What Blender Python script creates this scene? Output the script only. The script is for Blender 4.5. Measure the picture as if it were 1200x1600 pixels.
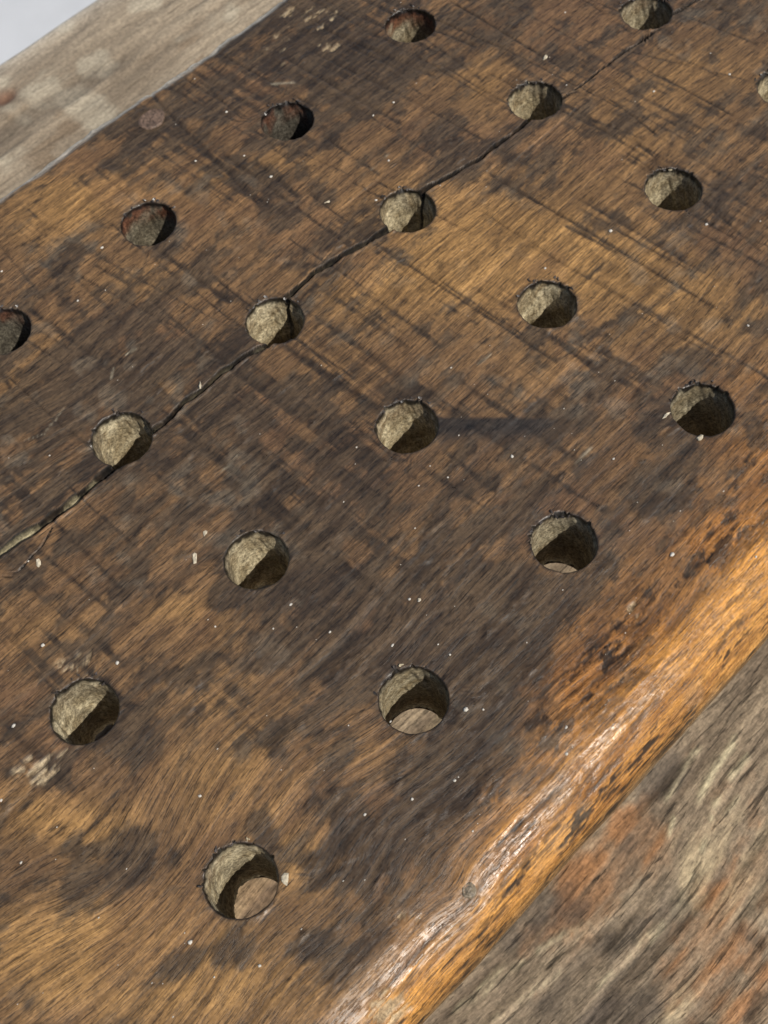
import bpy, math, random
import numpy as np

# ------------------------------------------------------------------ scene, camera, light
for o in list(bpy.data.objects):
    bpy.data.objects.remove(o)
scene = bpy.context.scene
C = scene.collection
S = 0.0635                       # one hole pitch (2.5 inch) in metres; board coordinates are in pitches
HB = 2.25                        # board top above the weathered table top, in pitches
F = 1919.46                      # focal length in pixels of the 1200 x 1600 photograph
CR = np.array([[0.69953887, -0.71207055, -0.06000758],
               [-0.64319140, -0.59082628, -0.48706173],
               [0.31136826, 0.37931497, -0.87130360]])
CP = np.array([-0.18599, -1.41884, 4.92174])     # camera in board coordinates

cd = bpy.data.cameras.new('camera')
cam = bpy.data.objects.new('camera', cd)
C.objects.link(cam)
cd.sensor_fit = 'VERTICAL'
cd.sensor_height = 36
cd.sensor_width = 27
cd.lens = F / 1600 * 36
cd.clip_start = 0.01
cd.clip_end = 60
from mathutils import Matrix
M = Matrix.Identity(4)
for i in range(3):
    M[i][0] = CR[0][i]; M[i][1] = -CR[1][i]; M[i][2] = -CR[2][i]
    M[i][3] = CP[i] * S
M[2][3] += HB * S
cam.matrix_world = M
cd.dof.use_dof = True
cd.dof.focus_distance = 5.35 * S
cd.dof.aperture_fstop = 32.0
scene.camera = cam
scene.render.resolution_x = 768
scene.render.resolution_y = 1024

SUN_EL, SUN_AZ = math.radians(49), math.radians(-84)   # azimuth measured from +x (board length) towards +y
w = bpy.data.worlds.new('World'); scene.world = w; w.use_nodes = True
nt = w.node_tree
sky = nt.nodes.new('ShaderNodeTexSky'); sky.sky_type = 'NISHITA'; sky.sun_disc = False
sky.sun_elevation = SUN_EL
sky.sun_rotation = math.pi / 2 - SUN_AZ
nt.links.new(sky.outputs[0], nt.nodes['Background'].inputs[0])
nt.nodes['Background'].inputs[1].default_value = 0.075
ld = bpy.data.lights.new('sun', 'SUN'); ld.energy = 4.3; ld.angle = math.radians(0.55); ld.color = (1, .95, .86)
sun = bpy.data.objects.new('sun', ld); C.objects.link(sun)
from mathutils import Vector
sd = Vector((math.cos(SUN_EL) * math.cos(SUN_AZ), math.cos(SUN_EL) * math.sin(SUN_AZ), math.sin(SUN_EL)))
sun.rotation_euler = sd.to_track_quat('Z', 'Y').to_euler()
sun.location = (0, 0, 2)
vs_ = scene.view_settings
vs_.view_transform = 'Standard'; vs_.look = 'None'; vs_.exposure = 0.0; vs_.gamma = 1; vs_.use_curve_mapping = False

# ------------------------------------------------------------------ helpers
rng = np.random.default_rng(7)
random.seed(5)
TAB = rng.random((256, 256))

def vn(x, y, seed=0):
    """value noise 0..1"""
    x = np.asarray(x, float) + seed * 17.31; y = np.asarray(y, float) + seed * 9.77
    xi = np.floor(x).astype(int); yi = np.floor(y).astype(int)
    fx = x - xi; fy = y - yi
    fx = fx * fx * fx * (fx * (fx * 6 - 15) + 10); fy = fy * fy * fy * (fy * (fy * 6 - 15) + 10)
    a = TAB[xi & 255, yi & 255]; b = TAB[(xi + 1) & 255, yi & 255]
    c = TAB[xi & 255, (yi + 1) & 255]; d = TAB[(xi + 1) & 255, (yi + 1) & 255]
    return (a * (1 - fx) + b * fx) * (1 - fy) + (c * (1 - fx) + d * fx) * fy

def fbm(x, y, o=4, seed=0, g=.5):
    t = 0; am = 1; n = 0
    for k in range(o):
        ca, sa = math.cos(.6 * k), math.sin(.6 * k)
        f = 2.03 ** k
        t = t + am * vn((ca * x - sa * y) * f, (sa * x + ca * y) * f, seed + k * 3.1); n += am; am *= g
    return t / n

def sfbm(x, y, o=3, seed=0, g=.5):
    """fbm without octave rotation, for stretched grain"""
    t = 0; am = 1; n = 0
    for k in range(o):
        f = 2.03 ** k
        t = t + am * vn(x * f, y * f, seed + k * 3.1); n += am; am *= g
    return t / n

def ss(a, b, x):
    t = np.clip((np.asarray(x, float) - a) / (b - a), 0, 1)
    return t * t * (3 - 2 * t)

def px(x, y, h=0.0):
    """photo pixel -> board coordinates on the plane z = h"""
    d = CR.T @ np.array([(x - 600) / F, (y - 800) / F, 1.0])
    k = (h - CP[2]) / d[2]
    q = CP + k * d
    return q[0], q[1]

def lin(r, g, b):
    f = lambda c: c / 12.92 if c <= .04045 else ((c + .055) / 1.055) ** 2.4
    return np.array([f(r / 255), f(g / 255), f(b / 255)])

def mixc(a, b, t):
    t = np.asarray(t)[:, None]
    return a * (1 - t) + b * t

def seg_dist(u, v, pts):
    """distance to a polyline and the parameter 0..1 along it"""
    if u.size > 2000:
        pa = np.array(pts); mg = .16
        m = (u > pa[:, 0].min() - mg) & (u < pa[:, 0].max() + mg) & (v > pa[:, 1].min() - mg) & (v < pa[:, 1].max() + mg)
        D = np.full(u.shape, 9.0); T = np.zeros(u.shape); ix = np.nonzero(m)[0]
        D[ix], T[ix] = _seg(u[ix], v[ix], pts)
        return D, T
    return _seg(u, v, pts)

def _seg(u, v, pts):
    best = np.full(u.shape, 9.0); par = np.zeros(u.shape); n = len(pts) - 1
    for k in range(n):
        ax, ay = pts[k]; bx, by = pts[k + 1]
        dx, dy = bx - ax, by - ay
        t = np.clip(((u - ax) * dx + (v - ay) * dy) / (dx * dx + dy * dy + 1e-12), 0, 1)
        d = np.hypot(u - ax - t * dx, v - ay - t * dy)
        m = d < best
        best = np.where(m, d, best); par = np.where(m, (k + t) / n, par)
    return best, par

def make_mesh(name, co, quads, attrs, extra_faces=(), smooth=True):
    me = bpy.data.meshes.new(name)
    nq = len(quads); ne = sum(len(f) for f in extra_faces)
    me.vertices.add(len(co)); me.vertices.foreach_set('co', np.ascontiguousarray(co, dtype=np.float32).ravel())
    me.loops.add(nq * 4 + ne)
    li = np.concatenate([quads.ravel()] + [np.array(f) for f in extra_faces]) if ne else quads.ravel()
    me.loops.foreach_set('vertex_index', li.astype(np.int32))
    me.polygons.add(nq + len(extra_faces))
    st = list(np.arange(nq) * 4); tot = [4] * nq; k = nq * 4
    for f in extra_faces:
        st.append(k); tot.append(len(f)); k += len(f)
    me.polygons.foreach_set('loop_start', np.array(st, dtype=np.int32))
    me.polygons.foreach_set('use_smooth', np.array([smooth] * (nq + len(extra_faces)), dtype=bool))
    me.update(calc_edges=True)
    for nm, arr in attrs.items():
        if arr.ndim == 1:
            a = me.attributes.new(nm, 'FLOAT', 'POINT'); a.data.foreach_set('value', arr.astype(np.float32))
        elif nm == 'Col':
            a = me.attributes.new(nm, 'FLOAT_COLOR', 'POINT')
            a.data.foreach_set('color', np.c_[arr, np.ones(len(arr))].astype(np.float32).ravel())
        else:
            a = me.attributes.new(nm, 'FLOAT_VECTOR', 'POINT'); a.data.foreach_set('vector', arr.astype(np.float32).ravel())
    me.validate()
    return me

def link(name, me, parent=None, mat=None):
    o = bpy.data.objects.new(name, me); C.objects.link(o)
    if mat: me.materials.append(mat)
    if parent: o.parent = parent
    return o

def empty(name, loc):
    o = bpy.data.objects.new(name, None); C.objects.link(o); o.location = loc; o.empty_display_size = .02
    return o

def tag(o, label=None, cat=None, group=None, kind=None):
    if label: o['label'] = label
    if cat: o['category'] = cat
    if group: o['group'] = group
    if kind: o['kind'] = kind

# ------------------------------------------------------------------ materials
class NB:
    def __init__(s, name):
        s.m = bpy.data.materials.new(name); s.m.use_nodes = True; s.t = s.m.node_tree
        s.b = s.t.nodes['Principled BSDF']
    def n(s, typ, **kw):
        k = s.t.nodes.new('ShaderNode' + typ)
        for a, b in kw.items(): setattr(k, a, b)
        return k
    def l(s, a, b): s.t.links.new(a, b)
    def math(s, op, a, b=None, clamp=False):
        k = s.n('Math', operation=op, use_clamp=clamp)
        for i, x in enumerate((a, b)):
            if x is None: continue
            if isinstance(x, (int, float)): k.inputs[i].default_value = x
            else: s.l(x, k.inputs[i])
        return k.outputs[0]
    def attr(s, name, out='Fac'):
        return s.n('Attribute', attribute_name=name).outputs[out]
    def noise(s, vec, scale, detail=3, rough=.55, dist=0):
        k = s.n('TexNoise'); s.l(vec, k.inputs['Vector'])
        k.inputs['Scale'].default_value = scale; k.inputs['Detail'].default_value = detail
        k.inputs['Roughness'].default_value = rough; k.inputs['Distortion'].default_value = dist
        return k.outputs['Fac']
    def vmul(s, vec, v):
        k = s.n('VectorMath', operation='MULTIPLY'); s.l(vec, k.inputs[0]); k.inputs[1].default_value = v
        return k.outputs[0]
    def ramp(s, fac, lo, hi, a=0., b=1.):
        k = s.n('MapRange', interpolation_type='SMOOTHSTEP'); s.l(fac, k.inputs[0])
        k.inputs[1].default_value = lo; k.inputs[2].default_value = hi; k.inputs[3].default_value = a; k.inputs[4].default_value = b
        return k.outputs[0]
    def mulc(s, col, fac):
        k = s.n('VectorMath', operation='SCALE'); s.l(col, k.inputs[0]); s.l(fac, k.inputs['Scale'])
        return k.outputs[0]

def board_material():
    b = NB('old_waxed_wood')
    gc = b.attr('gc', 'Vector'); col = b.attr('Col', 'Color'); raw = b.attr('Raw'); stain = b.attr('Stain')
    obj = b.n('TexCoord').outputs['Object']
    fine = b.noise(b.vmul(gc, (4.2, 84, 20)), 1.0, 5, .66, .15)
    pore = b.noise(b.vmul(gc, (9, 150, 30)), 1.0, 3, .55, .3)
    mott = b.noise(obj, 900, 3, .6)
    # grain streaks: strong on bare wood, weak under the dark film
    gs = b.ramp(fine, .30, .70, .78, 1.22)
    flk = b.ramp(b.noise(b.vmul(gc, (13, 110, 20)), 1.0, 6, .72, .1), .40, .50, .50, 1.08)
    flk2 = b.ramp(b.noise(b.vmul(gc, (3.2, 30, 20)), 1.0, 7, .74, .2), .37, .46, .62, 1.03)
    gsw = b.math('ADD', b.math('MULTIPLY', b.math('SUBTRACT', gs, 1.0), b.math('SUBTRACT', 1.0, b.math('MULTIPLY', stain, .55))), 1.0)
    po = b.ramp(pore, .34, .46, .42, 1.0)
    mo = b.ramp(mott, .25, .8, .80, 1.2)
    top = b.math('MULTIPLY', b.math('MULTIPLY', gsw, po), b.math('MULTIPLY', flk, flk2))
    # inside the holes the grain coordinates mean nothing: fade to speckle
    sp = b.ramp(b.noise(obj, 1100, 6, .75), .34, .68, .42, 1.40)
    mixf = b.n('Mix'); b.l(raw, mixf.inputs[0]); b.l(top, mixf.inputs[2]); b.l(sp, mixf.inputs[3])
    f = b.math('MULTIPLY', mixf.outputs[0], mo)
    b.l(b.mulc(col, f), b.b.inputs['Base Color'])
    r = b.math('ADD', b.attr('Rough'), b.math('MULTIPLY', b.math('SUBTRACT', mott, .5), .25), True)
    b.l(r, b.b.inputs['Roughness'])
    sl = b.math('SUBTRACT', .5, b.math('MULTIPLY', raw, .38))
    b.l(sl, b.b.inputs['Specular IOR Level'])
    h = b.math('ADD', b.math('MULTIPLY', fine, .25), b.math('MULTIPLY', b.math('ADD', mott, b.math('MULTIPLY', flk, .8)), .34))
    bu = b.n('Bump'); bu.inputs['Strength'].default_value = .5; bu.inputs['Distance'].default_value = .00042
    b.l(h, bu.inputs['Height']); b.l(bu.outputs[0], b.b.inputs['Normal'])
    return b.m

def plank_material(name, k):
    b = NB(name)
    gc = b.attr('gc', 'Vector'); col = b.attr('Col', 'Color')
    obj = b.n('TexCoord').outputs['Object']
    fine = b.noise(b.vmul(gc, (9, 58, 20)), 1.0, 8, .74, .5)
    mott = b.noise(obj, 520, 6, .75)
    f = b.math('MULTIPLY', b.ramp(fine, .28, .72, 1 - .45 * k, 1 + .42 * k), b.ramp(mott, .30, .72, .72, 1.3))
    crk = b.ramp(b.noise(b.vmul(gc, (2.6, 38, 20)), 1.0, 6, .66, .5), .36, .44, 1 - .62 * k, 1.04)
    crk2 = b.ramp(b.noise(b.vmul(gc, (9, 70, 20)), 1.0, 5, .7, .4), .36, .46, 1 - .42 * k, 1.03)
    f = b.math('MULTIPLY', f, b.math('MULTIPLY', crk, crk2))
    b.l(b.mulc(col, f), b.b.inputs['Base Color'])
    b.b.inputs['Roughness'].default_value = .72
    b.b.inputs['Specular IOR Level'].default_value = .35
    bu = b.n('Bump'); bu.inputs['Strength'].default_value = .7; bu.inputs['Distance'].default_value = .0007
    b.l(b.math('ADD', crk, b.math('ADD', fine, b.math('MULTIPLY', mott, .6))), bu.inputs['Height']); b.l(bu.outputs[0], b.b.inputs['Normal'])
    return b.m

def simple(name, c, rough=.6, var=.3, scale=600, bump=.0002):
    b = NB(name); obj = b.n('TexCoord').outputs['Object']
    n = b.noise(obj, scale, 4, .6)
    rgb = b.n('RGB'); rgb.outputs[0].default_value = (*c, 1)
    b.l(b.mulc(rgb.outputs[0], b.ramp(n, .25, .75, 1 - var, 1 + var)), b.b.inputs['Base Color'])
    b.b.inputs['Roughness'].default_value = rough
    bu = b.n('Bump'); bu.inputs['Distance'].default_value = bump; bu.inputs['Strength'].default_value = .6
    b.l(n, bu.inputs['Height']); b.l(bu.outputs[0], b.b.inputs['Normal'])
    return b.m

MB = board_material(); MP = plank_material('weathered_grey_wood', 1.0); MP2 = plank_material('dusty_tan_wood', .45)

# ------------------------------------------------------------------ floor and weathered table (the setting)
FLOOR_Z = -0.46
def floor():
    n = 24; e = np.linspace(-6, 6, n)
    X, Y = np.meshgrid(e, e, indexing='ij')
    co = np.c_[X.ravel(), Y.ravel(), np.full(n * n, FLOOR_Z)]
    i = np.arange(n * n).reshape(n, n)
    q = np.stack([i[:-1, :-1], i[1:, :-1], i[1:, 1:], i[:-1, 1:]], -1).reshape(-1, 4)
    o = link('floor', make_mesh('floor', co, q, {}, smooth=False), None,
             simple('pale_painted_floor', (.55, .56, .58), .55, .06, 8, .0004))
    tag(o, 'pale blue grey floor beyond the far edge of the weathered table', kind='structure')
floor()

def spaced(a, b, lo, hi, fine, coarse):
    """monotone samples, fine between lo and hi, growing to coarse outside"""
    r = list(np.linspace(lo, hi, int(round((hi - lo) / fine)) + 1))
    x, st = hi, fine
    while x < b - 1e-6:
        st = min(st * 1.25, coarse); x = min(x + st, b); r.append(x)
    x, st = lo, fine
    while x > a + 1e-6:
        st = min(st * 1.25, coarse); x = max(x - st, a); r.insert(0, x)
    return np.array(r)

def plank(name, us, vs, seed, shade, parent, thick=.42, orange=1.0):
    """one wide weathered plank; us, vs in pitches, top at z = 0"""
    U, V = np.meshgrid(us, vs, indexing='ij'); sh = U.shape
    u = U.ravel(); v = V.ravel()
    bend = .30 * fbm(u * .4, v * .45, 2, seed + 1) + .04 * fbm(u * 1.6, v * 1.6, 2, seed + 2)
    if shade < .5:
        kx, ky = px(1040, 1430, -HB)
        d2 = ((u - kx) / 1.1) ** 2 + ((v - ky) / .55) ** 2
        bend = bend + .10 * np.exp(-d2)
    g = v + bend
    # ridge relief along the grain
    r1 = sfbm(u * .7, g * 9, 3, seed + 3)
    r2 = sfbm(u * 1.1, g * 26, 2, seed + 4)
    split = ss(.60, .72, sfbm(u * .55, g * 5.5, 3, seed + 9)) * ss(.45, .6, fbm(u * .8, v * .8, 2, seed + 10))
    z = .026 * (r1 - .5) + .014 * (r2 - .5) - .02 * split + .02 * (fbm(u * .8, v * .8, 3, seed + 5) - .5)
    if shade < .5:
        base = mixc(lin(112, 96, 78), lin(156, 137, 112), ss(.3, .72, .6 * r1 + .4 * r2))
        pale = ss(.56, .68, sfbm(u * 1.6, g * 14, 4, seed + 6)) * ss(.38, .58, fbm(u * .9, v * .9, 3, seed + 7))
        base = mixc(base, lin(190, 170, 134), pale * .6)
        org = np.zeros_like(u)
        for (x, y, rx, ry, a) in ((950, 1350, .42, .24, 1.), (1110, 1480, .5, .3, .9), (1190, 1400, .3, .3, .6), (880, 1430, .35, .15, .7),
                                  (1190, 1560, .4, .3, .8), (960, 1290, .25, .14, .55), (1170, 1250, .3, .2, .3)):
            a0, b0 = px(x, y, -HB)
            org = np.maximum(org, a * np.exp(-(((u - a0) / rx) ** 2 + ((v - b0) / ry) ** 2)))
        org = ss(.25, .85, org + 1.3 * (fbm(u * 4, g * 9, 5, seed + 8, .62) - .5)) * orange
        base = mixc(base, lin(160, 112, 70), org * (.25 + .6 * ss(.35, .65, r2)))
        for l, wd, hh in ((((1038, 1258), (1068, 1205), (1096, 1160)), .020, 1), (((1084, 1262), (1118, 1200), (1155, 1145)), .028, 1), (((1108, 1272), (1140, 1215), (1178, 1172)), .022, 1), (((1044, 1308), (1056, 1274)), .016, 1),
                          (((1092, 1338), (1104, 1300), (1114, 1270)), .022, 1), (((1000, 1490), (1062, 1412), (1092, 1338)), .014, .8), (((1130, 1280), (1155, 1240)), .014, .7), (((920, 1560), (1000, 1470), (1060, 1420)), .02, .7),
                          (((720, 1580), (850, 1480), (930, 1430)), .016, .6), (((760, 1600), (900, 1500)), .016, .5), (((700, 1590), (800, 1500)), .016, .6)):
            D, t = seg_dist(u + .03 * (fbm(u * 6, v * 6, 3, seed + 14) - .5), v + .03 * (fbm(u * 6, v * 6, 3, seed + 15) - .5), [px(*q_, -HB) for q_ in l])
            m = hh * np.exp(-(D / (wd * .7)) ** 2) * ss(0, .15, t) * ss(1, .85, t) * ss(.25, .6, fbm(u * 10, v * 10, 3, seed + 16))
            base = mixc(base, lin(200, 186, 150), m * .85); z = z + .022 * m
        for l, wd in ((((1072, 1412), (1020, 1470), (985, 1505), (925, 1575)), .018), (((1190, 1545), (1165, 1600)), .03), (((840, 1520), (960, 1440)), .014), (((1090, 1350), (1072, 1412)), .012), (((1140, 1445), (1200, 1480)), .03)):
            D, t = seg_dist(u, v + .03 * (fbm(u * 6, v * 6, 3, seed + 15) - .5), [px(*q_, -HB) for q_ in l])
            m = np.exp(-(D / wd) ** 2) * ss(0, .15, t) * ss(1, .85, t)
            base = mixc(base, lin(56, 48, 40), m * .6); z = z - .022 * m
        a0, b0 = px(395, 1395, -HB)
        base = mixc(base, lin(134, 106, 78), .75 * np.exp(-((u - a0) ** 2 + (v - b0) ** 2) / .06))
        dk = ss(.56, .70, fbm(u * 1.6, v * 2.4, 4, seed + 11))
        base = mixc(base, lin(70, 62, 56), dk * .55)
    else:
        base = mixc(lin(132, 117, 98), lin(164, 148, 126), ss(.28, .72, .6 * fbm(u * 1.2, g * 2.6, 4, seed + 6) + .4 * r1))
        base = mixc(base, lin(118, 98, 76), .55 * ss(.54, .66, sfbm(u * 2.2, (g + .12 * fbm(u * 3, v * 3, 3, seed + 20)) * 7, 4, seed + 7)) * ss(.4, .6, fbm(u * 1.2, v * 1.2, 3, seed + 21)))
        base = mixc(base, lin(196, 186, 164), .4 * ss(.60, .75, fbm(u * 2.5, v * 3.0, 3, seed + 12)))
        z = z * .8
        # small brown knot hole at the far left of the photograph
        a0, b0 = px(6, 150, -HB)
        kd = np.hypot((u - a0) / .12, (v - b0) / .09)
        base = mixc(base, lin(112, 78, 58), .85 * np.exp(-kd ** 4)); z = z - .05 * np.exp(-kd ** 2)
    base = mixc(base, lin(60, 52, 46), split * .35)
    edge = np.minimum(v - vs[0], vs[-1] - v)
    z = z - .10 * np.exp(-edge / .035)
    far = np.exp(-(vs[-1] - v) / .10)
    if shade > .5:
        base = mixc(base, lin(226, 221, 210), .7 * far)
    wob = .03 * (fbm(u * 1.3, v * 0, 3, seed + 13) - .5) * np.exp(-edge / .3)
    co = np.c_[u * S, (v + wob) * S, z * S]
    idx = np.arange(u.size).reshape(sh)
    q = np.stack([idx[:-1, :-1], idx[1:, :-1], idx[1:, 1:], idx[:-1, 1:]], -1).reshape(-1, 4)
    # sides and underside
    ring = np.concatenate([idx[:, 0], idx[-1, 1:], idx[-2::-1, -1], idx[0, -2:0:-1]])
    low = co[ring].copy(); low[:, 2] = -thick * S
    n0 = len(co); m = len(ring); k = np.arange(m)
    sq = np.stack([ring, n0 + k, n0 + (k + 1) % m, ring[(k + 1) % m]], -1)
    co = np.r_[co, low]; base = np.r_[base, base[ring]]
    gcv = np.c_[u, g, u * 0]; gcv = np.r_[gcv, gcv[ring] + [0, 0, .4]]
    me = make_mesh(name, co, np.r_[q, sq], {'Col': base, 'gc': gcv}, [list(n0 + k[::-1])])
    return link(name, me, parent, MP if shade < .5 else MP2)

def box_mesh(name, sx, sy, sz, bev=.004, taper=0):
    import bmesh
    bm = bmesh.new(); bmesh.ops.create_cube(bm, size=1)
    for vtx in bm.verts:
        t = 1 - taper * (0.5 - vtx.co.z)
        vtx.co.x *= sx * t; vtx.co.y *= sy * t; vtx.co.z *= sz
    bmesh.ops.bevel(bm, geom=list(bm.edges), offset=bev, segments=2, affect='EDGES', profile=.6)
    me = bpy.data.meshes.new(name); bm.to_mesh(me); bm.free()
    return me

MLEG = simple('dull_grey_leg_wood', (.20, .17, .13), .75, .4, 140, .0006)
def table():
    root = empty('weathered_table', (3.4 * S, 1.4 * S, FLOOR_Z))
    tag(root, 'weathered grey plank table with orange brown patches under the drilled board', 'table')
    inv = Matrix.Translation(-root.location)
    us = spaced(-5, 12, -.6, 4.4, .022, .25)
    near = plank('plank', us, spaced(-5.2, 1.86, -3.4, 1.0, .020, .2), 3, .2, root)
    near['label'] = 'grey brown plank with pale raised grain and orange patches'
    us2 = spaced(-5, 12, 1.4, 6.6, .026, .25)
    farp = plank('plank', us2, spaced(1.90, 7.33, 5.0, 7.33, .024, .2), 31, .8, root)
    farp['label'] = 'pale tan plank with a worn whitish outer edge'
    for o in (near, farp): o.location = -Vector(root.location)
    lm = box_mesh('leg', .07, .07, -FLOOR_Z - .02, .004); lm.materials.append(MLEG)
    for x in (-4.2, 11.2):
        for y in (-4.4, 6.5):
            l = bpy.data.objects.new('leg', lm); C.objects.link(l); l.parent = root
            l.location = (x * S - root.location[0], y * S - root.location[1], (-FLOOR_Z - .02) / 2)
table()

# ------------------------------------------------------------------ the drilled board
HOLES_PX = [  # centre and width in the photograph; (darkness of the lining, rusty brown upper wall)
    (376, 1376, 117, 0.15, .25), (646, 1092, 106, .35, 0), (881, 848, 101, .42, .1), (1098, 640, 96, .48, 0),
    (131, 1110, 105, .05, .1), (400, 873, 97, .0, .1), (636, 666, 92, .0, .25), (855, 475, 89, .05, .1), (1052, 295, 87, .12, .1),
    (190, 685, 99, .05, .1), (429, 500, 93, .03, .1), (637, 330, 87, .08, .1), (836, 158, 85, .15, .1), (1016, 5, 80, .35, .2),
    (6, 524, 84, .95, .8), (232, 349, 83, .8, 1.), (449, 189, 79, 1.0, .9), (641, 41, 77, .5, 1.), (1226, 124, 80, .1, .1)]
HOLES = []
for (x, y, wd, dk, rust) in HOLES_PX:
    u0, v0 = px(x, y)
    if x > 1200 or y < 10 or x < 10:
        u0, v0 = round(u0), round(v0 / .9684) * .9684
    HOLES.append((u0, v0, .148, dk, rust))
for u0, k in ((-1, 0), (-1, 1), (-1, 2), (-1, 3), (0, 2), (0, 3), (4, 0), (5, 0), (6, 0), (6, 1), (6, 2), (5, 3), (6, 3)):
    HOLES.append((u0, k * .9684, .148, .2, .2))

THICK = .515
# cross-section: (v, z) with s = v on the flat top
PR_R = [(-.30, 0), (-.46, -.003), (-.59, -.012), (-.685, -.034), (-.765, -.078), (-.825, -.138), (-.864, -.215), (-.878, -.31), (-.858, -.41), (-.80, -.485), (-.70, -.517), (-.5, -.517)]
PR_L = [(3.64, 0), (3.675, -.006), (3.70, -.030), (3.712, -.08), (3.712, -.42), (3.70, -.48), (3.66, -.517), (3.4, -.517)]
def smooth_poly(p, n=6):
    p = np.array(p, float); out = []
    for k in range(len(p) - 1):
        a = p[max(k - 1, 0)]; b = p[k]; c = p[k + 1]; d = p[min(k + 2, len(p) - 1)]
        for t in np.linspace(0, 1, n, endpoint=False):
            out.append(.5 * ((2 * b) + (c - a) * t + (2 * a - 5 * b + 4 * c - d) * t * t + (3 * b - a - 3 * c + d) * t ** 3))
    out.append(p[-1]); return np.array(out)
PR = smooth_poly(PR_R); PL = smooth_poly(PR_L)
def arc(p): return np.r_[0, np.cumsum(np.hypot(*np.diff(p, axis=0).T))]
SR = PR_R[0][0] - arc(PR); SL = PR_L[0][0] + arc(PL)
PS = np.r_[SR[::-1], SL]; PV = np.r_[PR[::-1, 0], PL[:, 0]]; PZ = np.r_[PR[::-1, 1], PL[:, 1]]
PS, keep_ = np.unique(PS, return_index=True); PV = PV[keep_]; PZ = PZ[keep_]
S_MIN, S_MAX = PS[0], PS[-1]
def profile(s):
    v = np.interp(s, PS, PV); z = np.interp(s, PS, PZ)
    e = .01
    dv = np.interp(s + e, PS, PV) - np.interp(s - e, PS, PV); dz = np.interp(s + e, PS, PZ) - np.interp(s - e, PS, PZ)
    L = np.hypot(dv, dz) + 1e-9
    return v, z, -dz / L, dv / L       # outward normal (v, z)

P = lambda *l: [px(*q) for q in l]
CRACKS = [  # (points, width px at both ends, depth in pitches, pale fill)
    (P((-120, 945), (0, 862), (60, 822), (120, 776), (165, 738), (200, 716)), .044, .036, .045, .8),
    (P((200, 690), (238, 672), (262, 655), (281, 637), (290, 625), (318, 605), (345, 580), (380, 557), (422, 535)), .024, .027, .038, .16),
    (P((440, 480), (447, 464), (475, 440), (490, 425), (520, 408), (560, 386), (610, 358)), .024, .029, .04, .06),
    (P((650, 310), (668, 295), (690, 283), (720, 265), (748, 250), (770, 232), (800, 210), (840, 180)), .024, .017, .038, .0),
    (P((860, 170), (880, 155), (892, 147)), .016, .012, .03, 0),
    (P((892, 147), (930, 117), (985, 76), (1030, 45)), .012, .011, .02, 0),
    (P((1030, 30), (1052, 20), (1075, 8), (1150, -40)), .015, .012, .03, 0),
    (P((82, 822), (66, 852), (52, 868), (30, 890), (-10, 912)), .0045, .006, .02, 0)]
def crack_field(u, v):
    dep = np.zeros_like(u); fill = np.zeros_like(u); lip = np.zeros_like(u); dark = np.zeros_like(u)
    jag = .022 * (fbm(u * 9, v * 3, 4, 71, .6) - .5)
    for pts, w0, w1, d, pf in CRACKS:
        D, t = seg_dist(u, v + jag, pts)
        wd = (w0 + (w1 - w0) * t) * (.66 + .65 * vn(u * 17, v * 6, 72)) * .5
        m = ss(1.15, .45, D / wd)
        dark = np.maximum(dark, ss(1.55, 1.1, D / wd))
        dep = np.maximum(dep, m * d * (.75 + .4 * vn(u * 6, v * 6, 73)))
        fill = np.maximum(fill, m * pf)
        lip = np.maximum(lip, np.exp(-((D - wd * 1.7) / .008) ** 2) * min(1, w0 / .02))
    return dep, fill, lip, dark

KNOTS = [(px(205, 1340), .40, .26, .17), (px(545, 1240), .30, .34, -.09), (px(715, 1395), .10, .10, .03),
         (px(520, 1120), .6, .3, .05), (px(330, 1230), .5, .26, -.09), (px(1010, 980), .35, .14, .06), (px(150, 620), .5, .3, .08)]
def grain(u, v):
    g = v + .10 * (fbm(u * .5, v * .8, 2, 41) - .5) + .035 * (fbm(u * 1.8, v * 2.2, 2, 42) - .5)
    for (c, ru, rv, a) in KNOTS:
        g = g + a * np.exp(-(((u - c[0]) / ru) ** 2 + ((v - c[1]) / rv) ** 2))
    near = ss(1.6, -.2, v) * ss(1.6, .2, u)
    g = g + near * .05 * (fbm(u * 2.2, v * 2.6, 2, 43) - .5)
    return g

a_, b_ = px(750, 262), px(1125, 480)
KSAW = (b_[0] - a_[0]) / (b_[1] - a_[1])
SAW = [((750, 262), (1140, 490), .016, 1.), ((590, 380), (880, 572), .016, .9), ((235, 380), (365, 475), .022, .9), ((40, 478), (190, 590), .026, .8),
       ((275, 665), (400, 760), .030, .9), ((395, 760), (520, 858), .026, .8), ((440, 535), (600, 640), .024, .8), ((690, 700), (775, 770), .020, .6),
       ((860, 525), (960, 600), .018, .7), ((340, 235), (560, 395), .014, .7), ((395, 250), (470, 310), .026, .8), ((500, 210), (600, 280), .014, .6),
       ((900, 180), (1040, 265), .014, .6), ((895, 60), (1190, 130), .010, .5), ((1060, 20), (1190, 70), .012, .6), ((130, 250), (330, 410), .012, .35),
       ((960, 470), (1130, 560), .012, .6), ((660, 60), (760, 130), .014, .4), ((480, 300), (640, 420), .012, .6), ((60, 860), (180, 960), .018, .5),
       ((100, 420), (200, 510), .014, .5), ((520, 860), (600, 930), .016, .5), ((300, 560), (420, 650), .014, .5)]
SAWP = [(P(a, b), wd, k) for a, b, wd, k in SAW]
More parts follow.
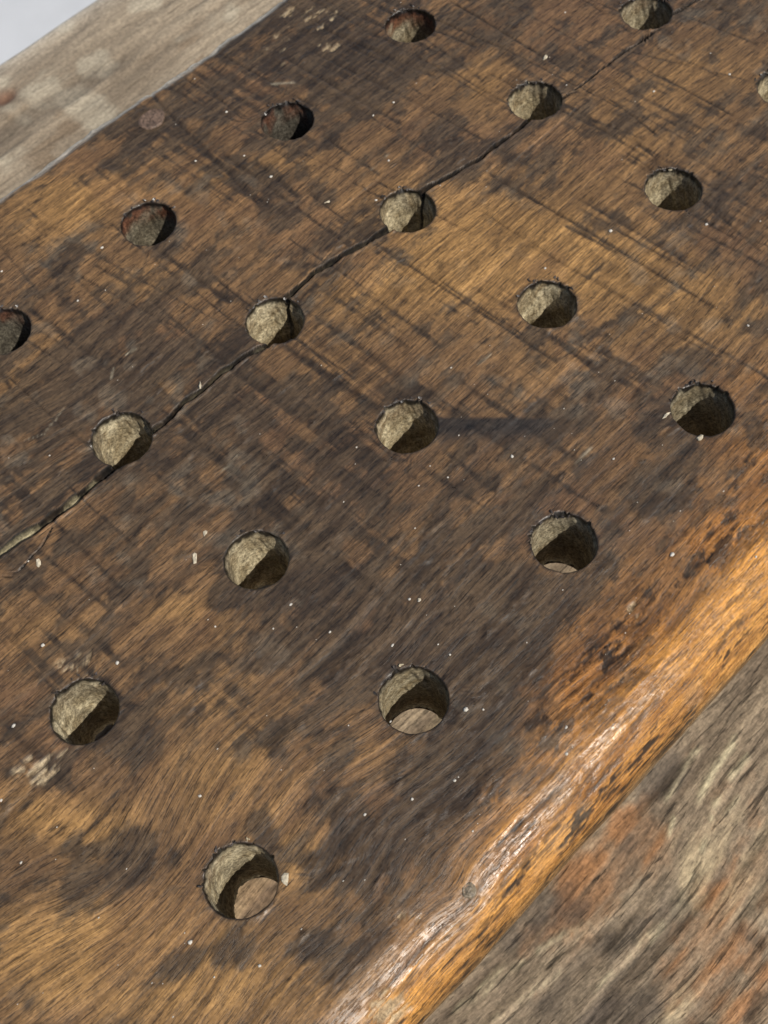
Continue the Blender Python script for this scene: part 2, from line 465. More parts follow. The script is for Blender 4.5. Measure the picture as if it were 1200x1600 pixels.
for _i in range(95):
    _v = random.uniform(.35, 3.5); _u = random.uniform(.3, 5.6); _l = random.uniform(.10, .55) * (1 if random.random() < .7 else 1.8)
    _k = KSAW + random.gauss(0, .10)
    if _u + _v * .55 < 2.0 and random.random() < .6: continue
    SAWP.append(([(_u - _k * _l, _v - _l), (_u, _v), (_u + (_k + random.gauss(0, .04)) * _l, _v + _l)], random.choice([.009, .010, .012, .018]), random.uniform(.35, .9)))
STREAKS = [  # dark smears along the grain: px polyline, half width in pitches, strength
    (((1190, 330), (1060, 440), (960, 500), (870, 560)), .022, .9), (((1195, 240), (1080, 330), (985, 395), (900, 440), (830, 520)), .018, .8),
    (((1090, 425), (960, 520), (850, 540)), .014, .7), (((1195, 450), (1100, 520), (1000, 590)), .02, .5), (((620, 440), (720, 380), (800, 320)), .016, .5),
    (((835, 770), (960, 690), (1050, 660)), .02, .5), (((640, 620), (760, 530)), .012, .7),
    (((60, 400), (190, 300), (260, 250)), .025, .7), (((0, 470), (120, 370), (190, 345)), .022, .6), (((0, 1150), (60, 1110), (90, 1085)), .02, .8),
    (((0, 1215), (80, 1155), (120, 1150)), .02, .6), (((700, 105), (800, 40), (870, 0)), .03, .6), (((845, 95), (885, 30)), .03, .7), (((60, 1580), (300, 1500), (400, 1420)), .03, .5)]
STREAKP = [(P(*l), wd, k) for l, wd, k in STREAKS]
DARK = [(90, 620, 150, 80, .75), (250, 560, 110, 60, .6), (60, 720, 110, 60, .55), (330, 620, 90, 60, .45), (470, 640, 90, 70, .4), (300, 780, 160, 80, .55), (560, 760, 140, 70, .4),
        (700, 760, 120, 50, .2), (460, 50, 150, 60, .85), (590, 90, 110, 50, .75), (720, 20, 90, 40, .5), (320, 190, 60, 40, .5), (250, 200, 80, 35, .5), (640, 230, 80, 40, .35),
        (430, 900, 90, 60, .7), (520, 930, 130, 40, .6), (700, 950, 170, 80, .75), (780, 1000, 120, 80, .75), (660, 1050, 120, 60, .6), (860, 950, 80, 60, .55), (230, 1190, 40, 70, .9), (210, 1150, 50, 30, .6),
        (150, 1030, 70, 30, .4), (520, 1260, 40, 80, .95), (560, 1330, 80, 60, .65), (630, 1290, 60, 80, .55), (440, 1160, 80, 50, .5), (60, 1310, 90, 40, .65), (160, 1360, 60, 50, .45), (40, 1380, 60, 40, .5),
        (560, 1500, 110, 90, .75), (480, 1480, 70, 60, .45), (330, 1500, 90, 30, .5), (250, 1390, 40, 30, .35), (640, 1200, 90, 50, .55), (760, 1130, 80, 60, .5), (700, 1250, 60, 60, .5), (880, 780, 60, 50, .45),
        (960, 700, 70, 60, .45), (1010, 760, 60, 40, .3), (890, 350, 70, 25, .35), (870, 500, 50, 50, .3), (1010, 500, 60, 30, .35), (350, 900, 70, 60, .35), (200, 900, 60, 50, .3), (420, 330, 50, 40, .25), (390, 285, 40, 30, .45), (640, 390, 50, 30, .3),
        (30, 860, 50, 60, .25), (850, 1060, 60, 50, .35), (600, 1420, 60, 40, .5)]
GOLD = [(760, 350, 170, 60, .8), (680, 430, 140, 60, .7), (950, 420, 130, 60, .75), (820, 420, 150, 60, .6), (560, 470, 90, 40, .35), (1100, 480, 120, 60, .6), (980, 230, 120, 60, .45), (1080, 120, 120, 60, .45), (930, 560, 120, 50, .4),
        (140, 300, 130, 40, .7), (80, 350, 90, 40, .5), (330, 300, 70, 30, .5), (440, 250, 60, 25, .45), (760, 130, 60, 40, .5), (640, 310, 60, 40, .3), (30, 600, 50, 40, .45), (250, 600, 40, 20, .4), (230, 440, 90, 30, .3),
        (60, 1270, 90, 40, .8), (150, 1300, 70, 40, .7), (370, 1220, 110, 80, .75), (450, 1350, 90, 80, .6), (200, 1450, 180, 60, .85), (60, 1500, 120, 60, .8), (400, 1530, 120, 50, .7), (260, 1570, 200, 50, .7), (330, 970, 60, 40, .4),
        (60, 990, 90, 50, .35), (560, 1180, 70, 40, .45), (330, 1080, 90, 60, .3), (520, 560, 80, 50, .2), (60, 530, 40, 30, .3), (280, 950, 60, 20, .4)]
def to_px(u, v):
    q = np.stack([u - CP[0], v - CP[1], np.full(u.shape, -CP[2])], -1) @ CR.T
    return 600 + F * q[:, 0] / q[:, 2], 800 + F * q[:, 1] / q[:, 2]

def blobs(u, v, lst):
    t = np.zeros_like(u)
    for x, y, rx, ry, a in lst:
        u0, v0 = px(x, y)
        # radii in photo pixels along the image axes, carried onto the board
        ux, vx = px(x + 1, y); uy, vy = px(x, y + 1)
        A = np.linalg.inv(np.array([[ux - u0, uy - u0], [vx - v0, vy - v0]]))
        rad = 2.6 * max(rx, ry) * max(math.hypot(ux - u0, vx - v0), math.hypot(uy - u0, vy - v0))
        ix = np.nonzero((np.abs(u - u0) < rad) & (np.abs(v - v0) < rad))[0]
        du, dv = u[ix] - u0, v[ix] - v0
        X = (A[0, 0] * du + A[0, 1] * dv) / rx; Y = (A[1, 0] * du + A[1, 1] * dv) / ry
        t[ix] += a * np.exp(-.9 * (X * X + Y * Y))
    return t
ORB = np.array([px(*q) for q in ((1180, 600), (1080, 740), (1000, 860), (900, 990), (800, 1130), (720, 1290), (640, 1420), (540, 1600))])
ORB = ORB[np.argsort(ORB[:, 0])]
SCR = [(P((172, 608), (176, 580), (188, 562), (212, 545)), .006, .8), (P((180, 690), (230, 640)), .004, .3), (P((745, 570), (775, 545)), .008, .5), (P((900, 725), (925, 700)), .012, .45),
       (P((280, 960), (345, 905)), .005, .4), (P((0, 700), (70, 680), (100, 640)), .005, .35), (P((335, 745), (370, 710)), .004, .3), (P((425, 130), (460, 129)), .012, .5), (P((560, 285), (610, 240)), .004, .35)]
PALE = [(58, 1208, 32, 22, 1.05), (95, 1180, 22, 14, .6), (130, 1040, 40, 20, .6), (515, 72, 14, 6, .75), (505, 38, 24, 14, .2), (515, 22, 14, 7, .45), (440, 80, 40, 30, .25), (640, 1430, 20, 8, .8), (612, 1578, 34, 26, 1.5), (990, 960, 10, 20, .5), (470, 20, 50, 30, .3)]

def surface(u, s):
    """relief, colour and finish of the board's outer skin at (u, s)"""
    v = s
    g = grain(u, v)
    hole_d = np.full(u.shape, 9.0)
    for (a, b, r, dk, ru) in HOLES:
        hole_d = np.minimum(hole_d, np.hypot(u - a, v - b) - r)
    dep, fill, lip, cr = crack_field(u, v)
    st1 = sfbm(u * .9, g * 17, 3, 51); st2 = sfbm(u * 2.4, g * 55, 2, 52)
    # --- saw marks across the grain
    wv = u - KSAW * v + .02 * (fbm(u * 2, v * 2, 2, 53) - .5)
    saw = (ss(.62, .82, vn(wv * 26, v * .5, 54)) + .7 * ss(.6, .8, vn(wv * 55, v * .8, 50))) * ss(.40, .62, fbm(u * 1.6, v * 1.6, 3, 55)) * .6 * ss(-.1, .8, v)
    groove = np.zeros_like(u)
    for pts, wd, k in SAWP:
        D, t = seg_dist(u, v + .012 * (fbm(u * 7, v * 7, 2, 56) - .5), pts)
        line = k * np.exp(-(D / (wd * .62)) ** 2) * ss(0, .08, t) * ss(1, .9, t) * (.75 + .35 * vn(u * 16, v * 16, 57))
        groove = np.maximum(groove, line)
    # --- dark film
    film = blobs(u, v, DARK) - .95 * blobs(u, v, GOLD)
    for pts, wd, k in STREAKP:
        D, t = seg_dist(u, v + .02 * (fbm(u * 6, v * 6, 2, 58) - .5), pts)
        film = film + k * np.exp(-(D / wd) ** 2) * (.5 + .7 * vn(u * 9, g * 22, 59))
    sx, sy = to_px(u, v)                       # long dark streak right of the centre hole, traced on the board
    dark_streak = ss(650, 657, sy) * ss(706, 668, sy) * ss(670, 690, sx) * ss(892, 850, sx + (sy - 655) * .8)
    nse = fbm(u * 3.2, g * 4.6, 5, 61, .58)
    mic = sfbm(u * 4.5, g * 40, 3, 62)
    nse2 = fbm(u * 7, g * 12, 5, 60, .66)
    f = film * .58 + 1.5 * (nse - .5) + 1.5 * (nse2 - .5) + .5 * (mic - .5) + .9 * (fbm(u * 5, v * 6, 4, 46, .6) - .5) + .10
    orb = np.interp(u, ORB[:, 0], ORB[:, 1]) - v + .55 * (fbm(u * 3, v * 3, 4, 63) - .5) + .16 * (mic - .5)
    org = ss(-.20, .42, orb)
    f = f - .50 * org + .85 * org * (ss(.51, .60, fbm(u * 7, g * 17, 5, 64, .64)) * 1.2 - .12)
    stain = ss(-.06, .44, f + .8 * groove + .55 * saw)
    bare = ss(-.50, -.66, v + .16 * (fbm(u * 4, v * 4, 3, 49) - .5))
    stain = stain * (1 - .85 * bare)
    stain = np.maximum(stain, dark_streak * (.72 + .5 * nse2))  # the dark streak is carried in the same mask as the stain
    stain = np.clip(stain, 0, 1)
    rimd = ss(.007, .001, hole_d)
    stain = np.maximum(stain, .9 * ss(.03, .0, hole_d + .02 * (fbm(u * 12, v * 12, 3, 65) - .5)))
    # --- colours (bare wood, then film)
    gold = np.clip(blobs(u, v, GOLD), 0, 1.1)
    tone = ss(.30, .70, .22 * st1 + .33 * st2 + .20 * nse + .25 * nse2)
    col = mixc(lin(92, 70, 49), lin(134, 102, 68), tone)
    col = mixc(col, mixc(lin(120, 90, 54), lin(186, 142, 86), tone), np.clip(gold, 0, 1) * .85)
    col = mixc(col, lin(114, 84, 62), .25 * ss(.55, .7, fbm(u * 2.2, v * 2.2, 3, 66)) * (1 - org))
    deep = ss(-.45, -.75, v)
    oc = mixc(mixc(lin(122, 82, 46), lin(176, 120, 62), tone), mixc(lin(136, 90, 40), lin(208, 148, 72), tone), deep)
    col = mixc(col, oc, org)
    low = ss(-.90, -1.05, v)                                  # dull underside of the rounded edge
    col = mixc(col, mixc(lin(92, 72, 48), lin(136, 110, 76), tone), low * .85)
    film_c = mixc(lin(48, 41, 34), lin(82, 69, 54), ss(.3, .7, mic))
    col = mixc(col, film_c, stain * (.90 - .16 * mic))
    col = mixc(col, lin(52, 47, 43), np.clip(.80 * dark_streak, 0, 1))
    col = col * (1 - .55 * np.clip(groove * 1.1 + .8 * saw, 0, 1) * (1 - .4 * stain))[:, None]
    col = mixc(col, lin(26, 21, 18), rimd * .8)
    # crazed black flecks on the worn orange edge
    fleck = org * (1 - .5 * ss(-.5, -.6, v) * ss(-.85, -.75, v)) * ss(.53, .60, sfbm(u * 5.5, g * 52, 4, 67, .66)) * ss(.40, .52, fbm(u * 4.5, v * 9, 4, 68, .6))
    fiss = .75 * ss(-.30, -.55, v) * ss(.62, .67, sfbm(u * 2.6, g * 46, 4, 47, .6)) * ss(.42, .55, fbm(u * 2, v * 5, 3, 45))
    fl2 = .7 * ss(-.62, -.45, v) * org * ss(.545, .60, fbm(u * 13, g * 30, 4, 44, .66)) * ss(.40, .55, fbm(u * 2.6, v * 3.4, 3, 39)) * ss(-.95, -.55, v)
    fleck = np.clip(fleck + fl2, 0, 1)
    col = mixc(col, lin(34, 26, 20), np.clip(fleck * .92 + fiss * .8, 0, 1))
    # pale worn or chipped places, scratches, dust in the grooves
    pl = blobs(u, v, PALE)
    pale = ss(.42, .80, pl * .9 + 2.6 * (sfbm(u * 9, g * 34, 4, 69, .7) - .5) * ss(.05, .3, pl))
    left = ss(3.615, 3.665, v + .04 * (fbm(u * 5, v * 5, 3, 70) - .5))
    col = mixc(col, mixc(lin(150, 128, 98), lin(206, 186, 152), vn(u * 18, g * 60, 48)), pale * .78)
    col = mixc(col, lin(196, 190, 178), left * .7)
    dustn = ss(.62, .78, fbm(u * 7, v * 7, 4, 74)) * ss(.45, .65, fbm(u * .9, v * .9, 2, 75))
    col = mixc(col, lin(150, 140, 122), dustn * .16)
    scr = np.zeros_like(u)
    for pts, wd, k in SCR:
        D, t = seg_dist(u, v + .01 * (fbm(u * 12, v * 12, 2, 76) - .5), pts)
        scr = np.maximum(scr, k * np.exp(-(D / (wd * .6)) ** 2) * ss(.3, .6, fbm(u * 14, v * 14, 2, 80)))
    col = mixc(col, lin(190, 180, 155), scr)
    # crack: black depth, pale rotten filling
    ccol = mixc(mixc(lin(16, 13, 11), lin(50, 40, 31), vn(u * 40, v * 40, 77) ** 2), mixc(lin(100, 88, 66), lin(196, 184, 148), vn(u * 26, v * 40, 78)), np.clip(fill * 1.1 * ss(.42, .6, fbm(u * 9, v * 24, 4, 79, .65)), 0, 1))
    col = mixc(col, ccol, cr)
    # --- relief
    z = .035 * (fbm(u * .9, v * 1.1, 3, 81) - .5) + .007 * (st1 - .5) + .004 * (st2 - .5)
    z = z - .010 * groove - .004 * saw + .004 * stain * (fbm(u * 16, v * 16, 3, 82) - .3)
    z = z - dep + .006 * lip * vn(u * 20, v * 20, 83)
    z = z - .010 * pale * (.6 + .8 * vn(u * 25, v * 25, 84)) - .0030 * fleck - .003 * fiss
    lump = ss(.66, .80, fbm(u * 11, v * 13, 3, 85)) * stain
    z = z + .005 * lump
    z = z + .012 * ss(.05, .0, hole_d) * (fbm(u * 26, v * 26, 3, 86) - .42)
    edge = ss(-.5, -.7, v)
    z = z + edge * (.022 * (fbm(u * 1.6, v * 2.0, 3, 87) - .5) + .007 * (sfbm(u * 3, g * 14, 3, 88) - .5))
    z = z - .030 * left * fbm(u * 6, v * 6, 3, 89)
    rough = .48 - .08 * stain + .20 * pale - .24 * org + .18 * fleck + .10 * fiss + .12 * org * (fbm(u * 6, v * 9, 4, 38, .65) - .45) + .25 * cr + .1 * (nse - .5)
    rough = rough + .16 * left - .10 * lump
    raw = np.clip(.7 * pale + .8 * cr + .35 * left + .45 * fleck + .4 * fiss, 0, 1)
    return z, col, rough, raw, stain, g

def wall_skin(u, v, d, th, hole, dep):
    """colour of a hole's lining, d = depth in pitches"""
    a, b, r, dk, rust = hole
    n1 = fbm(u * 16 + d * 9, v * 16 - d * 14, 4, 91 + a)
    n2 = fbm(u * 34 + d * 31, v * 34 + d * 23, 3, 92 + b)
    col = mixc(lin(148, 134, 106), lin(196, 182, 150), ss(.3, .7, n1))
    col = mixc(col, lin(122, 102, 70), .4 * ss(.5, .72, n2))
    col = mixc(col, lin(100, 92, 78), .45 * ss(.56, .7, fbm(u * 9, v * 9 + d * 6, 3, 93)))
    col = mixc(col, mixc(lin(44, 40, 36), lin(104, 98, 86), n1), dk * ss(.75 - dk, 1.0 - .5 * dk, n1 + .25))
    up = ss(.16, .02, d + .12 * (n1 - .5))
    col = mixc(col, mixc(lin(62, 38, 28), lin(122, 78, 56), n2), rust * .95 * up * ss(.25, .5, fbm(th * 2, d * 9, 3, 95 + a)))
    lipd = ss(.040, .020, d + .034 * (fbm(th * 5, d * 8, 3, 94 + a) - .5) + .008 * (n2 - .5))
    col = mixc(col, lin(20, 16, 14), lipd * .95)
    return col, lipd

def taper(a, b):
    return .22 if b > .5 else (.20 if a < .5 else (.08 if a < 1.5 else .0))

def board():
    u0, u1 = -2.4, 7.0
    us = spaced(u0, u1, -1.25, 5.75, .0098, .08)
    fs = [np.arange(S_MIN, -1.25, .03), np.arange(-1.25, 1.70, .0088), np.arange(1.70, 2.20, .0045), np.arange(2.20, 3.60, .0095), np.arange(3.60, 3.78, .0065), np.arange(3.78, S_MAX, .03), [S_MAX]]
    sv = np.concatenate(fs)
    Nu, Ns = len(us), len(sv)
    U, V = np.meshgrid(us, sv, indexing='ij')
    allu = [U.ravel()]; allv = [V.ravel()]; wall = []
    idx = np.arange(Nu * Ns).reshape(Nu, Ns)
    keep = np.ones((Nu - 1, Ns - 1), bool)
    used = np.ones((Nu, Ns), bool)
    quads = []; base = Nu * Ns; walls = []
    for h in HOLES:
        a, b, r, dk, ru = h
        if not (u0 + .3 < a < u1 - .3): continue
        i0 = np.searchsorted(us, a - r - .055) - 1; i1 = np.searchsorted(us, a + r + .055)
        j0 = np.searchsorted(sv, b - r - .055) - 1; j1 = np.searchsorted(sv, b + r + .055)
        keep[i0:i1, j0:j1] = False
        used[i0 + 1:i1, j0 + 1:j1] = False
        loop = np.concatenate([idx[i0:i1, j0], idx[i1, j0:j1], idx[i1:i0:-1, j1], idx[i0, j1:j0:-1]])
        lu = allu[0][loop]; lv = allv[0][loop]
        th = np.arctan2(lv - b, lu - a)
        # rim radius: nearly round with torn nicks along the grain
        rn = fbm(np.cos(th) * 3 + a * 5, np.sin(th) * 3 + b * 5, 4, 21) - .5
        nick = ss(.60, .74, fbm(np.cos(th) * 6 + a * 3, np.sin(th) * 6 - b * 3, 3, 22))
        rt = r * (1 + .05 * rn) + .020 * nick * ss(-.3, .6, np.sin(th + .5))
        cu = a + np.cos(th) * rt; cv = b + np.sin(th) * rt
        m = len(loop); prev = loop; k = np.arange(m)
        ts = [.3, .52, .68, .79, .87, .925, .962, .985, 1.0]
        for t in ts:
            nu = lu + (cu - lu) * t; nv = lv + (cv - lv) * t
            cur = base + k; base += m
            allu.append(nu); allv.append(nv)
            quads.append(np.stack([prev, prev[(k + 1) % m], cur[(k + 1) % m], cur], -1)); prev = cur
        walls.append((h, prev, th, rt, cu, cv))
    q = np.stack([idx[:-1, :-1], idx[1:, :-1], idx[1:, 1:], idx[:-1, 1:]], -1)[keep]
    quads.insert(0, q)
    u = np.concatenate(allu); s = np.concatenate(allv)
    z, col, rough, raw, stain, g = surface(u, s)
    pv, pz, nv, nz = profile(s)
    wav = .030 * (fbm(u * .8, u * 0 + 3, 3, 23) - .5) * ss(-.4, -.8, s) + .022 * (fbm(u * 2.2, u * 0 + 5, 3, 24) - .5) * ss(3.5, 3.7, s)
    hd = np.full(u.shape, 9.0)
    for h in HOLES: hd = np.minimum(hd, np.hypot(u - h[0], s - h[1]) - h[2])
    # worn arris round each hole
    z = z - .010 * ss(.007, -.004, hd) * (.2 + 1.3 * fbm(u * 10, s * 10, 2, 25))
    co = np.c_[u, pv + nv * z + wav, pz + nz * z]
    gcv = np.c_[u, g, z * 0]
    cos, cols, roughs, raws, stains, gcs = [co], [col], [rough], [raw], [stain], [gcv]
    deps = np.r_[0, .008, .018, .03, np.linspace(.045, THICK - .004, 30)]
    for (h, rim, th, rt, cu, cv) in walls:
        a, b, r, dk, ru = h
        m = len(rim); k = np.arange(m); prev = rim
        z0 = co[rim, 2]
        tiltu, tiltv = .03 * (vn(a * 7.7, b * 3.1, 26) - .5), .03 * (vn(a * 3.3, b * 9.1, 27) - .5)
        ths_ = np.linspace(0, 2 * math.pi, 1500); cds_ = crack_field(a + np.cos(ths_) * (r + .03), b + np.sin(ths_) * (r + .03))[0]
        for d in deps[1:]:
            tj = th + .12 * (vn(d * 18, a * 5, 31) - .5)
            cd_ = np.interp((tj + 2 * math.pi) % (2 * math.pi), ths_, cds_)
            f = ss(0, .02, d)
            rr = rt * (1 - f) + f * (r * (.99 - taper(a, b) * d / THICK) + .016 * (fbm(np.cos(th) * 4 + a, np.sin(th) * 4 + d * 7 + b, 4, 28) - .5) + .008 * (vn(np.cos(th) * 9, d * 45 + np.sin(th) * 9, 29) - .5))
            rr = rr + .004 * ss(.0, .015, d) * ss(.05, .02, d)
            rr = rr + .012 * ss(.01, .03, cd_) * ss(.40, .10, d)
            if d > THICK - .03: rr = rr + .012 * (fbm(np.cos(th) * 5 + a, np.sin(th) * 5, 3, 30) - .3)
            wu = a + np.cos(th) * rr + tiltu * d / THICK; wv = b + np.sin(th) * rr + tiltv * d / THICK
            wz = z0 * (1 - d / THICK) - d
            cur = base + k; base += m
            cos.append(np.c_[wu, wv, wz])
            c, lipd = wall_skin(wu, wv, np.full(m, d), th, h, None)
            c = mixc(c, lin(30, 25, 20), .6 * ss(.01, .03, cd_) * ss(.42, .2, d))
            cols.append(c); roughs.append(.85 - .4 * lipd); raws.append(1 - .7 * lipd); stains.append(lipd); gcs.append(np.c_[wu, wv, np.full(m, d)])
            quads.append(np.stack([prev, prev[(k + 1) % m], cur[(k + 1) % m], cur], -1)); prev = cur
    # underside sheet with matching openings
    bu = np.linspace(u0, u1, 150); bv = np.linspace(-.62, 3.66, 90)
    BU, BV = np.meshgrid(bu, bv, indexing='ij'); bidx = base + np.arange(BU.size).reshape(BU.shape)
    base += BU.size
    bk = np.ones((len(bu) - 1, len(bv) - 1), bool)
    BUf = BU.ravel().copy(); BVf = BV.ravel().copy(); eu, ev = [BUf], [BVf]
    for (h, *_r) in walls:
        a, b, r, dk, ru = h
        i0 = np.searchsorted(bu, a - r - .02) - 1; i1 = np.searchsorted(bu, a + r + .02)
        j0 = np.searchsorted(bv, b - r - .02) - 1; j1 = np.searchsorted(bv, b + r + .02)
        bk[i0:i1, j0:j1] = False
        loop = np.concatenate([bidx[i0:i1, j0], bidx[i1, j0:j1], bidx[i1:i0:-1, j1], bidx[i0, j1:j0:-1]])
        lu = BUf[loop - bidx[0, 0]]; lv = BVf[loop - bidx[0, 0]]; th = np.arctan2(lv - b, lu - a)
        m = len(loop); k = np.arange(m); cur = base + k; base += m
        eu.append(a + np.cos(th) * (r * (.99 - taper(a, b)) + .010)); ev.append(b + np.sin(th) * (r * (.99 - taper(a, b)) + .010))
        quads.append(np.stack([prev_ for prev_ in (cur, cur[(k + 1) % m], loop[(k + 1) % m], loop)], -1))
    quads.append(np.stack([bidx[:-1, 1:], bidx[1:, 1:], bidx[1:, :-1], bidx[:-1, :-1]], -1)[bk])
    eu = np.concatenate(eu); ev = np.concatenate(ev); ne = len(eu)
    cos.append(np.c_[eu, ev, np.full(ne, -THICK + .004)]); cols.append(np.tile(lin(120, 100, 78), (ne, 1)))
    roughs.append(np.full(ne, .8)); raws.append(np.zeros(ne)); stains.append(np.zeros(ne)); gcs.append(np.c_[eu, ev, np.full(ne, 1.)])
    co = np.concatenate(cos); quads = np.concatenate(quads)
    caps = [list(idx[0, :]), list(idx[-1, ::-1])]
    # drop vertices inside the removed patches
    um = np.ones(len(co), bool); um[:Nu * Ns] = used.ravel()
    remap = np.cumsum(um) - 1
    co = co[um]; quads = remap[quads]; caps = [list(remap[np.array(c)]) for c in caps]
    at = {'Col': np.concatenate(cols)[um], 'Rough': np.concatenate(roughs)[um], 'Raw': np.concatenate(raws)[um],
          'Stain': np.concatenate(stains)[um], 'gc': np.concatenate(gcs)[um]}
    me = make_mesh('drilled_panel', co * S, quads, at, caps)
    return me

def surf_zs(u, v):
    u, v = np.asarray(u, float), np.asarray(v, float)
    z = surface(u, v)[0]
    _, pz, nv, nz = profile(v)
    return pz + nz * z

def surf_z(u, v):
    return float(surf_zs([u], [v])[0])

root = empty('drilled_board', (2.3 * S, 1.4 * S, 0))
tag(root, 'thick old brown wooden board drilled with rows of round holes, split lengthwise and dark stained', 'board')
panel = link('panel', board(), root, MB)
panel.location = Vector((0, 0, HB * S)) - Vector(root.location)
MBL = simple('brown_support_wood', (.12, .075, .045), .6, .4, 160, .0004)
hl = (HB - THICK) * S
for x in (-2.1, 6.7):
    o = bpy.data.objects.new('leg', box_mesh('leg', .024, 3.4 * S, hl, .003)); o.data.materials.append(MBL)
    C.objects.link(o); o.parent = root
    o.location = Vector((x * S, 1.45 * S, hl / 2)) - Vector(root.location)

# ------------------------------------------------------------------ small parts of the board
def blob(name, r, flat, seed, rings=6, seg=12, rough=.25):
    """irregular low mound or pebble"""
    co = []; n = []
    for i in range(rings + 1):
        ph = math.pi * i / rings
        for j in range(seg):
            t = 2 * math.pi * j / seg
            x, y, z = math.sin(ph) * math.cos(t), math.sin(ph) * math.sin(t), math.cos(ph)
            k = 1 + rough * 2 * (float(vn(x * 1.7 + 5, y * 1.7 + z * 1.3, seed)) - .5)
            co.append((x * r[0] * k, y * r[1] * k, z * flat * k))
    q = []
    for i in range(rings):
        for j in range(seg):
            q.append((i * seg + j, (i + 1) * seg + j, (i + 1) * seg + (j + 1) % seg, i * seg + (j + 1) % seg))
    return np.array(co), np.array(q)

def local(u, v, lift=0.0):
    return Vector((u * S, v * S, (HB + surf_z(u, v) + lift) * S))

MPLUG = simple('worn_plug_wood', (.13, .085, .06), .55, .6, 900, .0004)
MNAIL = simple('dull_nail_metal', (.20, .16, .11), .45, .5, 1200, .0003)
def disc_part(name, x, y, rad, prof, mat, seed, label, sq=1.0):
    """turned disc: prof = list of (radius fraction, height in pitches)"""
    u0, v0 = px(x, y); seg = 28; co = []; q = []
    for i, (rf, z) in enumerate(prof):
        for j in range(seg):
            t = 2 * math.pi * j / seg
            k = 1 + .22 * (float(vn(math.cos(t) * 1.6 + seed, math.sin(t) * 1.6, seed)) - .5)
            zz = z + .006 * (float(vn(math.cos(t) * 3 * rf + seed, math.sin(t) * 3 * rf, seed + 2)) - .5)
            co.append((math.cos(t) * rad * rf * k * S, math.sin(t) * rad * rf * k * sq * S, zz * S))
    for i in range(len(prof) - 1):
        for j in range(seg):
            q.append((i * seg + j, i * seg + (j + 1) % seg, (i + 1) * seg + (j + 1) % seg, (i + 1) * seg + j))
    me = make_mesh(name, np.array(co), np.array(q), {}, [list(range((len(prof) - 1) * seg, len(prof) * seg))])
    o = link(name, me, root, mat); o.location = local(u0, v0) - Vector(root.location); o['label'] = label
    return o
disc_part('plug', 237, 187, .085, [(1.0, -.03), (1.0, .002), (.94, .008), (.8, .004), (.5, .007), (.2, .002), (.05, .004)], MPLUG, 3, 'rough reddish brown plug filling a hole near the far edge', .8)
disc_part('nail_head', 733, 1388, .030, [(1.0, -.02), (1.0, .006), (.85, .012), (.66, .004), (.5, .010), (.25, .006), (.06, .010)], MNAIL, 9, 'small round nail head near the rounded edge')

def shards(name, items, mat, parent):
    """slender torn slivers, joined: items = (u, v, lift, length, width, angle, pitch)"""
    co = []; q = []
    for (u0, v0, z, L, wd, an, pi) in items:
        c, s = math.cos(an), math.sin(an); n = len(co)
        for k, t in enumerate((0, .4, .75, 1.0)):
            ww = wd * (.7, 1.0, .6, .12)[k] * random.uniform(.7, 1.25)
            bx, bz = L * t * math.cos(pi), z + L * t * math.sin(pi) + random.uniform(-.1, .1) * wd
            wob = random.uniform(-.5, .5) * wd
            for (yy, zz) in ((-.5, -.15), (.5, -.2), (.15, .45)):
                yb = yy * ww + wob
                co.append(((u0 + bx * c - yb * s) * S, (v0 + bx * s + yb * c) * S, (bz + zz * ww) * S))
        for k in range(3):
            for j in range(3):
                q.append((n + k * 3 + j, n + k * 3 + (j + 1) % 3, n + k * 3 + 3 + (j + 1) % 3, n + k * 3 + 3 + j))
    me = make_mesh(name, np.array(co), np.array(q), {}, smooth=False)
    o = link(name, me, parent, mat); o.location = Vector((0, 0, HB * S)) - (Vector(parent.location) if parent else Vector((0, 0, 0)))
    return o
MSH = simple('torn_dark_finish', (.055, .045, .04), .28, .5, 1500, .0002)
MSP = simple('pale_torn_splinter', (.36, .30, .20), .6, .4, 1500, .0002)
dark_items, pale_items = [], []
for hi, h in enumerate(HOLES[:19]):
    a, b, r = h[:3]
    for k in range(7):
        # torn fibres sit where the drill left along the grain: towards +u, and around the upper rim
        t = random.choice([random.gauss(.8, .4), random.gauss(1.0, .6), random.gauss(1.6, .6)])
        rr = r + random.uniform(-.004, .022)
        uu, vv = a + math.cos(t) * rr, b + math.sin(t) * rr
        it = (uu, vv, .003 - (.012 if rr < r + .006 else 0), random.uniform(.010, .026), random.uniform(.010, .020), random.gauss(.25, .6) + (math.pi if random.random() < .3 else 0), random.uniform(-.3, .05))
        (pale_items if random.random() < .06 else dark_items).append(it)
for L_ in (dark_items, pale_items):
    zz = surf_zs([i_[0] for i_ in L_], [i_[1] for i_ in L_])
    L_[:] = [(i_[0], i_[1], i_[2] + z_) + tuple(i_[3:]) for i_, z_ in zip(L_, zz)]
o = shards('torn_rim_flakes', dark_items, MSH, root); tag(o, kind='stuff')
o = shards('pale_rim_splinters', pale_items, MSP, root); tag(o, kind='stuff')

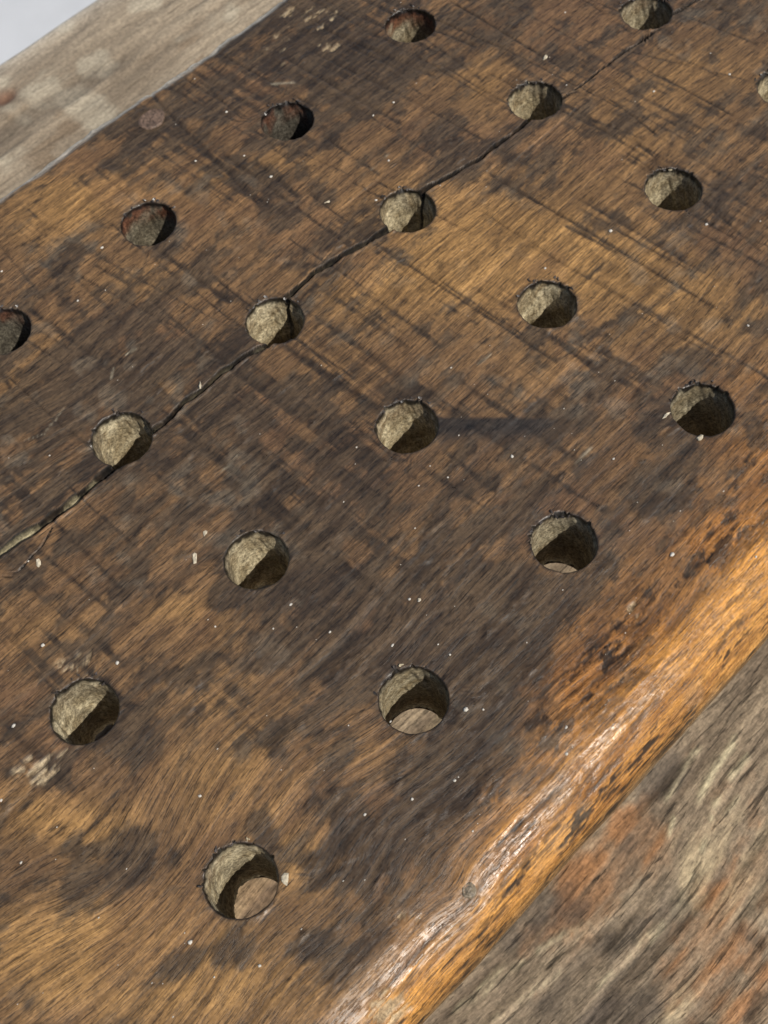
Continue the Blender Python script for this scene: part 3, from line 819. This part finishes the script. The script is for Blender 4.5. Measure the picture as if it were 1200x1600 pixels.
# ------------------------------------------------------------------ specks and flakes lying on the board
MDUST = simple('white_dust', (.54, .50, .43), .8, .25, 2500, .0001)
MFLK = simple('cream_flake', (.50, .43, .31), .7, .35, 1200, .0002)
def specks():
    cos, qs, n = [], [], 0
    sp = [(505, 1, 0)]
    pts = []
    while len(pts) < 150:
        x, y = random.uniform(-20, 1220), random.uniform(-20, 1620)
        u0, v0 = px(x, y)
        if v0 < -.72 or v0 > 3.66: continue
        if min(math.hypot(u0 - h[0], v0 - h[1]) - h[2] for h in HOLES) < .02: continue
        pts.append((u0, v0, random.choice([.0022, .0028, .0028, .0034, .004, .005, .008])))
    for (x, y, r) in ((354, 176, .009), (306, 252, .008), (423, 276, .010), (160, 388, .010), (705, 575 / 1, .006), (800, 714, .010), (728, 1108, .013), (1050, 867, .012), (182, 1034, .010), (66, 1007, .011), (610, 1127, .006), (20, 1133, .010),
                      (297, 1472, .010), (570, 1272, .008), (454, 944, .009), (613, 1008, .010), (755, 1108, .006), (885, 1135, .008), (1104, 350, .010), (954, 362, .012), (883, 20, .008), (640, 936, .008), (655, 938, .010), (700, 747, .006), (885, 134, .006)):
        pts.append((*px(x, y), r))
    zs = surf_zs([p_[0] for p_ in pts], [p_[1] for p_ in pts])
    for i, (u0, v0, r) in enumerate(pts):
        c, q = blob('s', (r, r * random.uniform(.6, 1)), r * .45, i, 4, 6, .35)
        cos.append((c + [u0, v0, zs[i] + r * .25]) * S); qs.append(q + n); n += len(c)
    me = make_mesh('dust_specks', np.concatenate(cos), np.concatenate(qs), {})
    o = link('dust_specks', me, None, MDUST); o.location = (0, 0, HB * S)
    tag(o, 'tiny white dust specks scattered over the dark board', 'dust', kind='stuff')
specks()
FL = [(304, 870, .030, .014, .9, 'cream sliver lying left of the clean edged hole'), (321, 832, .016, .012, .2, 'small square cream crumb above the cream sliver'),
      (655, 938, .011, .009, 0, 'white crumb on the dark patch above the lowest lit hole'), (511, 317, .022, .013, -.6, 'pale pinkish flake between two rows of holes near the split'),
      (853, 91, .030, .012, .3, 'white and pink chip just beyond the splintered hole on the split'), (313, 602, .026, .008, .9, 'curled white shaving beside the split'),
      (1094, 684, .026, .014, .5, 'cream chip on the near rim of the rightmost hole beside the orange edge'), (60, 880, .026, .016, .7, 'pale crumb below the forked hairline crack at left'),
      (1062, 655, .030, .012, -.2, 'pale flake left of the hole farthest right in the row along the orange edge'), (445, 1375, .032, .020, .9, 'white crusty crumb on the right rim of the lowest hole')]
for i, (x, y, a, b, an, lab) in enumerate(FL):
    if i == 8: x, y = 1040, 650
    u0, v0 = px(x, y)
    c, q = blob('f', (a * .8, b * .8), .005, i + 40, 4, 7, .75)
    ca, sa = math.cos(an), math.sin(an)
    c = np.c_[c[:, 0] * ca - c[:, 1] * sa, c[:, 0] * sa + c[:, 1] * ca, c[:, 2]]
    o = link('wood_flake', make_mesh('wood_flake', c * S, q, {}, smooth=False), None, MFLK)
    o.location = local(u0, v0, .004)
    tag(o, lab, 'flake', 'pale flakes lying on the board')
